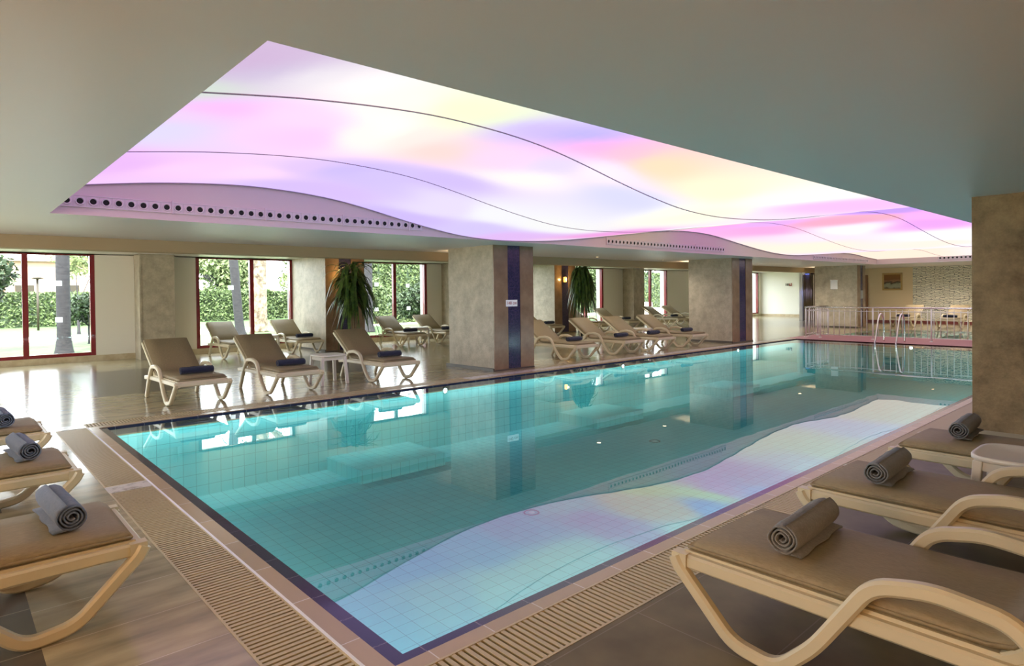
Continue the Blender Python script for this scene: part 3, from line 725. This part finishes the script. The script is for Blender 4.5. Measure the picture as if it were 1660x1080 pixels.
# far side front row
g = 'front sun loungers on the far side of the pool'
for x, y, rz, l, tl in ((2.68, 9.30, POS+.02, 'tan lounger leftmost in the front row across the pool', 'navy rolled towel on the leftmost front lounger across the pool'),
                    (4.04, 9.26, POS+.02, 'tan lounger second in the front row across the pool, left of the round table', 'navy rolled towel on the lounger left of the round table'),
                    (5.84, 9.30, POS, 'tan lounger right of the round table across the pool', 'navy rolled towel on the lounger right of the round table'),
                    (10.56, 9.22, POS-.03, 'tan lounger directly right of the nearest mosaic column', 'navy rolled towel just right of the nearest mosaic column'),
                    (12.25, 9.22, POS-.03, 'tan lounger second to the right of the nearest mosaic column', 'navy rolled towel on the second lounger between the columns'),
                    (13.55, 9.20, POS-.03, 'tan lounger third to the right of the nearest mosaic column', 'navy rolled towel on the third lounger between the columns'),
                    (15.05, 9.18, POS-.03, 'tan lounger next to the second mosaic column', 'navy rolled towel nearest the second mosaic column')):
    bed(x, y, rz, l, g)
    towel(x+.03, y+.42, PI/2+rz-POS, 'tnavy', tl, 'navy towels on the front row')
# window row
g = 'sun loungers by the windows'
for x, y, l, tl in ((5.42, 15.6, 'pale lounger without a towel in front of the second window', None),
                    (7.08, 15.6, 'pale lounger beside the tan column at the second window', 'blue rolled towel on the lounger by the second window'),
                    (10.2, 15.35, 'sunlit white lounger at the left of the third window', 'blue rolled towel on the left lounger at the third window'),
                    (11.6, 15.4, 'sunlit white lounger partly behind the nearest mosaic column', 'blue rolled towel half hidden by the nearest mosaic column'),
                    (15.9, 15.25, 'white lounger in the back row left of the tall potted tree', 'blue towel left of the tall potted tree'),
                    (18.6, 15.3, 'sunlit white lounger right of the tall potted tree', None),
                    (20.35, 15.3, 'sunlit white lounger in the back row below the fourth window', 'blue towel in the back row below the fourth window'),
                    (23.7, 15.3, 'sunlit white lounger in the back row at the fifth window', 'blue towel on the back lounger at the fifth window'),
                    (25.2, 15.3, 'white lounger in the back row nearest the second mosaic column', 'blue towel at the end of the back row, beside the second mosaic column')):
    bed(x, y, POS, l, g)
    if tl: towel(x+.03, y+.42, PI/2, 'tnavy', tl, 'blue towels on the window row')
# end wall
g = 'sun loungers at the end wall'
for y, l, tl in ((8.1, 'grey lounger under the painting, behind the railing', 'blue towel on the lounger under the painting'), (6.55, 'grey lounger before the patterned stone wall', 'blue towel before the patterned stone wall')):
    bed(27.5, y, 0, l, g); towel(27.9, y, .0, 'tnavy', tl, 'blue towels at the end wall')

# side tables
def make_table():
    t_ = empty('side_table'); b = MB()
    prof = [(.001, .48), (.235, .482), (.25, .488), (.256, .482), (.256, .462), (.245, .455), (.001, .458)]
    # rounded square top
    vs = []; fs = []; sg = 40
    for r_, z in prof:
        for k in range(sg):
            a = 2*PI*k/sg; c, s = math.cos(a), math.sin(a); q = 1/(abs(c)**4+abs(s)**4)**.25
            vs.append((r_*c*q, r_*s*q, z+.012))
    for i in range(len(prof)-1):
        for k in range(sg): fs.append((i*sg+k, (i+1)*sg+k, (i+1)*sg+(k+1) % sg, i*sg+(k+1) % sg))
    b.add(vs, fs, 0, True); b.build('table_top', M['plasw'], t_)
    for sx in (-1, 1):
        for sy in (-1, 1):
            b = MB(); b.add([(sx*(.2+d*.5)+u, sy*(.2+d*.5)+v, z) for z, d in ((.47, 0), (0, .06)) for u, v in ((-.025, -.025), (.025, -.025), (.025, .025), (-.025, .025))],
                  [(0, 4, 5, 1), (1, 5, 6, 2), (2, 6, 7, 3), (3, 7, 4, 0), (7, 6, 5, 4), (0, 1, 2, 3)])
            b.build('leg', M['plasw'], t_, bevel=.006)
    b = MB()
    for s in (-1, 1): b.box(-.2, .2, s*.205-.01, s*.205+.01, .41, .47); b.box(s*.205-.01, s*.205+.01, -.2, .2, .41, .47)
    b.build('apron', M['plasw'], t_)
    return t_
tb = make_table(); tb.location = (4.8, .74, 0); tag(tb, 'white plastic side table between the two right hand loungers, by the rough column', 'table')
for x, y, l in ((4.92, 10.15, 'white plastic side table between the second and third front loungers'), (6.25, 16.35, 'white side table between the loungers at the second window'), (10.9, 16.35, 'white side table between the loungers at the third window'), (14.4, 10.6, 'white side table behind the sunbeds, near the second mosaic column')):
    copy_tree(tb, (x, y, 0), 0, label=l, cat='table')

# ------------------------------------------------------------------ potted plants
def potted(x, y, h, r_, nb, label, potm, poth, stems, crown_lo, drape=.5, seed=1, name='potted_plant'):
    rnd = random.Random(seed); t_ = empty(name, (x, y, 0), label=label, cat='potted plant')
    pot_ = MB().lathe([(.001, 0), (.15, 0), (.19, poth*.9), (.205, poth), (.18, poth), (.17, poth-.05)], seg=24).build('pot', potm, t_)
    MB().lathe([(.172, poth-.04), (.08, poth-.02), (.001, poth-.02)], seg=20).build('soil', M['soil'], pot_)
    b = MB(); tops = []
    for k in range(stems):
        a = rnd.uniform(0, 2*PI); q = rnd.uniform(.02, .09); tz = h*rnd.uniform(.72, .97) if k else h*.93
        p = [(q*math.cos(a), q*math.sin(a), poth-.03), (q*1.4*math.cos(a), q*1.4*math.sin(a), poth+(tz-poth)*.5), (q*2.2*math.cos(a), q*2.2*math.sin(a), tz)]
        b.tube(smooth_path(p), .018, 7); tops.append(Vector(p[2])); tops.append(Vector(p[1]).lerp(Vector(p[2]), rnd.uniform(.2, .7)))
    b.build('stem', M['stem'], t_)
    b = MB()
    for i in range(nb):
        c = rnd.choice(tops)
        if rnd.random() < .55: c = Vector((c.x, c.y, rnd.uniform(crown_lo, h*.97)))
        a = rnd.uniform(0, 2*PI); ln = rnd.uniform(.6, 1.15)*r_; up = rnd.uniform(.0, .9); dr = rnd.uniform(drape*.6, drape*1.5); w = rnd.uniform(.026, .05)
        d = Vector((math.cos(a), math.sin(a), 0)); sd = Vector((-d.y, d.x, 0)); vs = []; n = 7
        for k in range(n+1):
            t = k/n; p = c+d*ln*(t*.95-.15*t*t)+Vector((0, 0, ln*(up*t*1.1-dr*1.6*t*t)))
            if p.z > h: p.z = h-(p.z-h)*.5
            ww = w*math.sin(PI*(.08+.92*t)**.8)+.001; 
            vs += [p-sd*ww+Vector((0, 0, ww*.35)), p, p+sd*ww+Vector((0, 0, ww*.35))]
        fs = []
        for k in range(n): o = k*3; fs += [(o, o+1, o+4, o+3), (o+1, o+2, o+5, o+4)]
        b.add(vs, fs, 0, True)
    b.build('foliage', M['leaf'], t_)
    return t_
potted(8.0, 14.95, 2.36, .78, 260, 'bushy potted dracaena in front of the tan column at left', M['potw'], .5, 4, 1.25, .75, 3)
potted(16.6, 14.7, 2.48, .62, 330, 'tall potted tree with a dense drooping crown, in a black pot', M['potb'], .55, 2, 1.6, 1.0, 9, 'potted_tree')
# amber sconces behind the plants
for x, y, z, l in ((8.1, 15.78, 2.02, 'amber wall lamp glowing behind the bushy potted plant'), (17.42, 16.36, 2.0, 'amber wall lamp glowing beside the tall potted tree')):
    t_ = empty('wall_lamp', (x, y, z), label=l, cat='lamp')
    MB().box(-.04, .04, -.02, .01, -.1, .1).build('back_plate', M['gold'], t_)
    MB().lathe([(.001, -.1), (.05, -.09), (.06, 0), (.05, .09), (.001, .1)], c=(0, -.08, 0), seg=14).build('shade', M['amber'], t_)
    ld = bpy.data.lights.new('amber_glow', 'POINT'); ld.energy = 9; ld.color = (1, .62, .2); ld.shadow_soft_size = .02
    lo = bpy.data.objects.new('amber_glow', ld); COL.objects.link(lo); lo.location = (x, y-.17, z)

# ------------------------------------------------------------------ railing and ladder
def railing(name, p0, p1, posts, nb, label):
    p0, p1 = Vector((*p0, 0)), Vector((*p1, 0)); t_ = empty(name, p0, label=label, cat='railing'); d = p1-p0; L_ = d.length; t_.rotation_euler.z = math.atan2(d.y, d.x)
    b = MB(); b.tube([(-.02, 0, .95), (L_+.02, 0, .95)], .024, 10); b.build('top_rail', M['chrome'], t_)
    for z in (.84, .1): MB().tube([(0, 0, z), (L_, 0, z)], .011, 8).build('rail', M['whitem'], t_)
    for s in posts:
        b = MB(); b.tube([(s, 0, 0), (s, 0, .93)], .021, 10); b.lathe([(.045, 0), (.045, .012), (.022, .02)], c=(s, 0, 0), seg=14); b.build('post', M['whitem'], t_)
    k = None
    for i in range(nb):
        x = (i+.5)*L_/nb
        if k is None: k = MB().tube([(0, 0, .1), (0, 0, .89)], .009, 6).build('baluster', M['whitem'], t_); o = k
        else: o = k.copy(); COL.objects.link(o)
        o.location = (x, 0, 0)
railing('railing', (20.6, 8.75), (20.6, .9), (0, .45, 1.97, 3.47, 4.97, 6.4, 7.85), 50, 'steel railing with white balusters across the end of the pool')
railing('railing', (20.66, 8.78), (22.4, 8.78), (.3, .9, 1.74), 13, 'short return of the steel railing running away beside the small pool')
t_ = empty('pool_ladder', (19.6, 6.1, 0), label='pool ladder with two curved steel handrails before the railing', cat='pool ladder')
for s in (-1, 1):
    b = MB(); y = s*.265
    b.tube(smooth_path([(.62, y, 0), (.62, y, .35), (.55, y, .68), (.38, y, .80), (.18, y, .66), (-.02, y, .2), (-.12, y, -.1), (-.12, y, -.9)], 7), .022, 12); b.build('handrail', M['chrome'], t_)
for z in (-.25, -.5, -.75): MB().box(-.16, -.08, -.26, .26, z-.012, z+.012).build('tread', M['chrome'], t_)

for x, l in ((8.4, 'warm uplight on the back of the nearest mosaic column'), (17.36, 'warm uplight on the back of the second mosaic column'), (26.7, 'warm uplight on the back of the furthest column')):
    t_ = empty('uplight', (x, 10.68 if x < 10 else 10.6 if x < 20 else 10.8, 2.1), label=l, cat='lamp', group='column uplights')
    MB().lathe([(.03, -.08), (.05, .04), (.046, .04), (.001, -.05)], c=(0, .05, 0), seg=14).build('cup', M['gold'], t_)
    ld = bpy.data.lights.new('warm_glow', 'SPOT'); ld.energy = 14; ld.color = (1, .74, .42); ld.spot_size = 2.7; ld.spot_blend = 1; ld.shadow_soft_size = .04
    lo = bpy.data.objects.new('warm_glow', ld); COL.objects.link(lo); lo.location = (x, 10.98, 2.15); lo.rotation_euler = (PI, 0, 0)
ld = bpy.data.lights.new('pool_fill', 'AREA'); ld.shape = 'RECTANGLE'; ld.energy = 45; ld.size = 6; ld.size_y = .06; ld.color = (.85, 1, .98)  # added fill strip that lifts the water of the small pool
lo = bpy.data.objects.new('pool_fill', ld); COL.objects.link(lo); lo.location = (KX0+.03, 5.2, -.25); lo.rotation_euler = (PI/2*.8, 0, -PI/2)
# warm recessed downlights over the near deck
for x, y, rz, l in ((XL+.01, 1.4, PI/2, 'warm wall lamp on the left wall, out of frame'), (.6, YB+.01, PI, 'warm wall lamp on the wall behind the camera')):
    t_ = empty('wall_lamp', (x, y, 1.75), rz, label=l, cat='lamp')
    MB().box(-.05, .05, -.02, .005, -.12, .12).build('back_plate', M['gold'], t_); MB().lathe([(.001, -.12), (.06, -.1), (.07, 0), (.06, .1), (.001, .12)], c=(0, -.1, 0), seg=14).build('shade', M['amber'], t_)
    ld = bpy.data.lights.new('warm_glow', 'POINT'); ld.energy = 150 if y > 0 else 70; ld.color = (1, .6, .3); ld.shadow_soft_size = .12
    lo = bpy.data.objects.new('warm_glow', ld); COL.objects.link(lo); lo.location = (x+.32, y, 1.75) if y > 0 else (x, y+.32, 1.75)
DL = [(-1.3, -.9, 40, 'recessed warm downlight over the bare deck behind the near left row'), (.9, -1.9, 30, 'recessed warm downlight behind the nearest right hand lounger'), (-2.4, 3.2, 30, 'recessed warm downlight over the heads of the left row'),
      (4.2, -2.0, 30, 'recessed warm downlight behind the middle right hand lounger'), (-2.2, 8., 25, 'recessed warm downlight beyond the left row'),
      (9.86, 10.6, 60, 'recessed downlight in the soffit just right of the nearest mosaic column'), (15.9, 10.9, 60, 'recessed downlight in the soffit left of the second mosaic column'), (12.9, 10.9, 60, 'recessed downlight in the soffit midway between the two mosaic columns'),
      (20.6, 10.6, 60, 'recessed downlight in the soffit near the corner of the railing'), (24.4, 10.6, 170, 'recessed downlight in the soffit by the furthest column'), (29., 7.4, 230, 'added downlight brightening the end wall in front of the painting'), (29., 4.6, 200, 'added downlight brightening the patterned stone wall'), (12, .6, 20, 'recessed downlight beyond the rough stone column')]  # the two end-wall downlights are added to brighten the far end
lens0 = rim0 = None
for x, y, en, l in DL:
    t_ = empty('downlight', (x, y, H), label=l, cat='light', group='recessed ceiling downlights')
    if lens0 is None:
        lens0 = MB().lathe([(.001, -.003), (.05, -.003)], seg=20).build('lens', M['downl'], t_); rim0 = MB().lathe([(.05, -.001), (.068, -.008), (.073, -.001)], seg=20).build('rim', M['whitem'], t_)
    else:
        for q in (lens0, rim0): o = q.copy(); COL.objects.link(o); o.parent = t_
    ld = bpy.data.lights.new('warm_glow', 'SPOT'); ld.energy = en; ld.color = (1, .56, .25) if y < 5 and x < 10 else (1, .9, .78); ld.spot_size = 2.7; ld.spot_blend = .9; ld.shadow_soft_size = .07
    lo = bpy.data.objects.new('warm_glow', ld); COL.objects.link(lo); lo.location = (x, y, H-.03)

# ------------------------------------------------------------------ garden
b = MB(); b.box(-40, 110, WY+.75, 20.6, -.2, -.1); b.box(-40, 110, 20.6, 29.2, -.2, -.1); b.box(-40, 110, 33.5, 120, -.2, -.1); b.box(-40, 110, WY+.3, WY+.75, -.2, -.1)
struct(b.build('lawn', M['grass'])); struct(MB().box(-40, XL-.2, -20, WY+.3, -.2, -.1).build('unseen_paving', M['path'])); struct(MB().box(-40, 110, 29.2, 33.5, -.2, -.095).build('garden_path', M['path']))  # paving outside the added left windows: unseen, pale to avoid green bounce
def leaves(b, c, rad, n, sz, rnd, box=False, mi=0):
    for i in range(n):
        if box:
            f_ = rnd.random(); x = rnd.uniform(-1, 1); y = rnd.uniform(-1, 1); z = rnd.uniform(-1, 1)
            if f_ < .5: y = -1+rnd.uniform(-.1, .08)
            elif f_ < .85: z = 1+rnd.uniform(-.08, .06)
            p = Vector((x*rad[0], y*rad[1], z*rad[2]))
        else:
            v = Vector((rnd.gauss(0, 1), rnd.gauss(0, 1), rnd.gauss(0, 1))).normalized()*rnd.uniform(.55, 1.05)
            k = 1+.35*noise.noise(v*2.2+Vector(c)); p = Vector((v.x*rad[0], v.y*rad[1], v.z*rad[2]))*k
        a = Vector((rnd.uniform(-1, 1), rnd.uniform(-1, 1), rnd.uniform(-1, 1))).normalized(); q = a.cross(Vector((rnd.uniform(-1, 1), rnd.uniform(-1, 1), rnd.uniform(-1, 1)))).normalized()
        s = sz*rnd.uniform(.6, 1.3); p = p+Vector(c); b.add([p-a*s, p+q*s*.45, p+a*s, p-q*s*.45], [(0, 1, 2, 3)], mi)
def hedge(x0, x1, y0, y1, h, label, n):
    rnd = random.Random(int(x0*3)); t_ = empty('hedge', ((x0+x1)/2, (y0+y1)/2, -.1), label=label, cat='hedge')
    w, d = (x1-x0)/2, (y1-y0)/2; MB().box(-w*.99, w*.99, -d*.93, d*.93, 0, h*.94).build('hedge_core', M['bush'], t_)
    b = MB(); leaves(b, (0, 0, h/2), (w, d, h/2), n, .13, rnd, True); b.build('foliage', M['hedge'], t_)
hedge(-4, 9.5, 45, 46.4, 1.9, 'clipped green hedge seen through the leftmost window', 9000)
hedge(12.3, 17.4, 44, 45.4, 2.0, 'clipped hedge seen through the left pane of the second window', 4500)
hedge(17.6, 24.5, 45, 46.4, 1.9, 'clipped hedge seen through the right pane of the second window', 4500)
hedge(17.2, 23.5, 31, 32.2, 3.4, 'tall leafy hedge filling the view behind the third window', 7000)
hedge(32, 52, 33, 34.2, 3.2, 'tall leafy hedge behind the fourth and fifth windows', 9000)
def tree(x, y, trunk_h, tr_, cr, cz, n, sz, lm, bm, label, name='tree', lean=0, flare=1.5):
    rnd = random.Random(int(x*7+y)); t_ = empty(name, (x, y, -.1), label=label, cat='tree' if name != 'bush' else 'bush')
    b = MB(); b.tube(smooth_path([(0, 0, 0), (lean*.2, 0, trunk_h*.12), (lean*.5, 0, trunk_h*.5), (lean, 0, trunk_h)], 5), [tr_*(flare-(flare-1)*min(1, i/5)) for i in range(16)], 14)
    for k in range(4):
        a = rnd.uniform(0, 2*PI); b.tube([(lean*.9, 0, trunk_h*.85), (lean+cr*.5*math.cos(a), cr*.5*math.sin(a), trunk_h+.6*(cz-trunk_h if cz > trunk_h else 1))], tr_*.3, 6)
    b.build('trunk', bm, t_)
    b = MB()
    if name != 'palm_tree':
        for k in range(7):
            a = rnd.uniform(0, 2*PI); q = rnd.uniform(.1, .6)*cr
            leaves(b, (lean+q*math.cos(a), q*math.sin(a), cz+rnd.uniform(-.35, .35)*cr), (cr*.55, cr*.55, cr*.45), n//7, sz, rnd)
    else:
        for k in range(26):
            a = rnd.uniform(0, 2*PI); up = rnd.uniform(.1, 1.); ln = rnd.uniform(1.4, 2.2); d = Vector((math.cos(a), math.sin(a), 0)); sd = Vector((-d.y, d.x, 0))
            for j in range(14):
                t = (j+1)/14; p = Vector((lean, 0, cz))+d*ln*t+Vector((0, 0, ln*(up*t-1.1*t*t)))
                for s in (-1, 1): b.add([p, p+d*.05, p+sd*s*.32*(1.1-t*.6)+d*.14-Vector((0, 0, .1))], [(0, 1, 2)])
    b.build('foliage', lm, t_)
tree(2.62, 22, 5.2, .17, 2.0, 5.9, 1400, .12, M['treeleaf'], M['bark'], 'thick dark tree trunk flaring at its base outside the leftmost window', flare=1.55)
tree(8.93, 26, 5.5, .17, .9, 7.2, 1200, .12, M['treeleaf'], M['bark'], 'slim dark trunk behind the mullion of the second window', flare=1.3, lean=-.5)
tree(10.75, 29, 5.0, .34, 2, 5.2, 10, .1, M['bush'], M['palm'], 'shaggy pale palm trunk in the right pane of the second window', name='palm_tree', flare=1.2)
tree(13.75, 24.5, 5, .2, 1.2, 6.3, 1200, .12, M['treeleaf'], M['bark'], 'grey trunk behind foliage at the left of the third window')
tree(.9, 24.5, 1.2, .07, 1.15, 2.1, 4200, .10, M['bush'], M['bark'], 'dark leafy bush at the far left of the leftmost window', name='bush')
tree(3.9, 26.5, .7, .05, .75, 1.25, 2200, .08, M['bush'], M['bark'], 'small dark bush right of the thick trunk in the leftmost window', name='bush')
tree(4.6, 34, 1.6, .06, 1.2, 3.4, 1200, .10, M['treeleaf'], M['bark'], 'light leafy shrub by the right jamb of the leftmost window', name='bush')
tree(14.2, 26.3, .6, .06, 1.6, 1.5, 7000, .09, M['hedge'], M['bark'], 'broad pale shrub filling the left pane of the third window', name='bush')
tree(15.5, 22.9, .6, .06, 1.3, 1.3, 5200, .09, M['bush'], M['bark'], 'dark green shrub in the right pane of the third window', name='bush')
tree(17.2, 36, 1.5, .1, 2.3, 3.6, 5200, .14, M['treeleaf'], M['bark'], 'pale tree crown above the shrubs of the third window')
tree(16.2, 50, 2.2, .15, 3.4, 3.9, 6500, .2, M['treeleaf'], M['bark'], 'sunlit tree crown over the hedge in the second window, left pane')
tree(23.9, 50, 2.2, .15, 3.4, 4.0, 6500, .2, M['treeleaf'], M['bark'], 'sunlit tree crown over the hedge in the second window, right pane')
tree(27.4, 24, .8, .08, 1.7, 2.0, 5200, .1, M['hedge'], M['bark'], 'green shrub outside the fourth window', name='bush')
tree(37.5, 29, 1.0, .1, 2.6, 2.6, 5200, .12, M['bush'], M['bark'], 'dark shrub outside the fifth window', name='bush')
# garden lamp, far villa
t_ = empty('garden_lamp', (3.7, 40, -.1), label='dark garden lamp post beyond the hedge side of the lawn', cat='lamp')
MB().tube([(0, 0, 0), (0, 0, 2.6)], .05, 8).build('post', M['dark'], t_); MB().lathe([(.001, 2.75), (.3, 2.65), (.06, 2.6)], seg=14).build('lamp_head', M['dark'], t_)
t_ = empty('villa', (8, 66, -.1), label='pale peach villa beyond the hedge, seen through the leftmost window', cat='building')
MB().box(-5, 7, -3, 3, 0, 4.6).build('wall', M['brick'], t_); MB().prism([(-5.4, -3.4), (7.4, -3.4), (7.4, 3.4), (-5.4, 3.4)], 4.6, 4.85).build('roof', M['brick'], t_)
for x in (-3, 0, 3): MB().box(x-.6, x+.6, -3.05, -3, 1.2, 2.7).build('window', M['dark'], t_)
# loose stone steps outside the fifth window
for k, l in enumerate(('lowest', 'second', 'third', 'top')):
    o = MB().box(-1.6, 1.6, -.3, .3, 0, .32*(k+1)).build('stone_step', M['path'], loc=(31.0, 22.2+k*.62, -.1), bevel=.03); tag(o, l+' pale stone step of the garden stair outside the fifth window', 'stone step', 'garden steps')

# ------------------------------------------------------------------ light
w = bpy.data.worlds.new('world'); S.world = w; w.use_nodes = True; bg = w.node_tree.nodes['Background']
bg.inputs[0].default_value = (.9, .96, 1.0, 1); bg.inputs[1].default_value = 7.5
sd = bpy.data.lights.new('sun', 'SUN'); sd.energy = 12.0; sd.angle = .01; sd.color = (1, .95, .85)
so = bpy.data.objects.new('sun', sd); COL.objects.link(so); so.rotation_euler = (math.radians(42), 0, math.radians(-25))
S.view_settings.view_transform = 'Standard'; S.view_settings.look = 'None'; S.view_settings.gamma = 1; S.view_settings.use_curve_mapping = False
S.view_settings.exposure = 0.52
S.cycles.max_bounces = 8; S.cycles.diffuse_bounces = 4; S.cycles.glossy_bounces = 4; S.cycles.transparent_max_bounces = 12
S.cycles.caustics_reflective = False; S.cycles.sample_clamp_indirect = 6
S.cycles.use_denoising = True
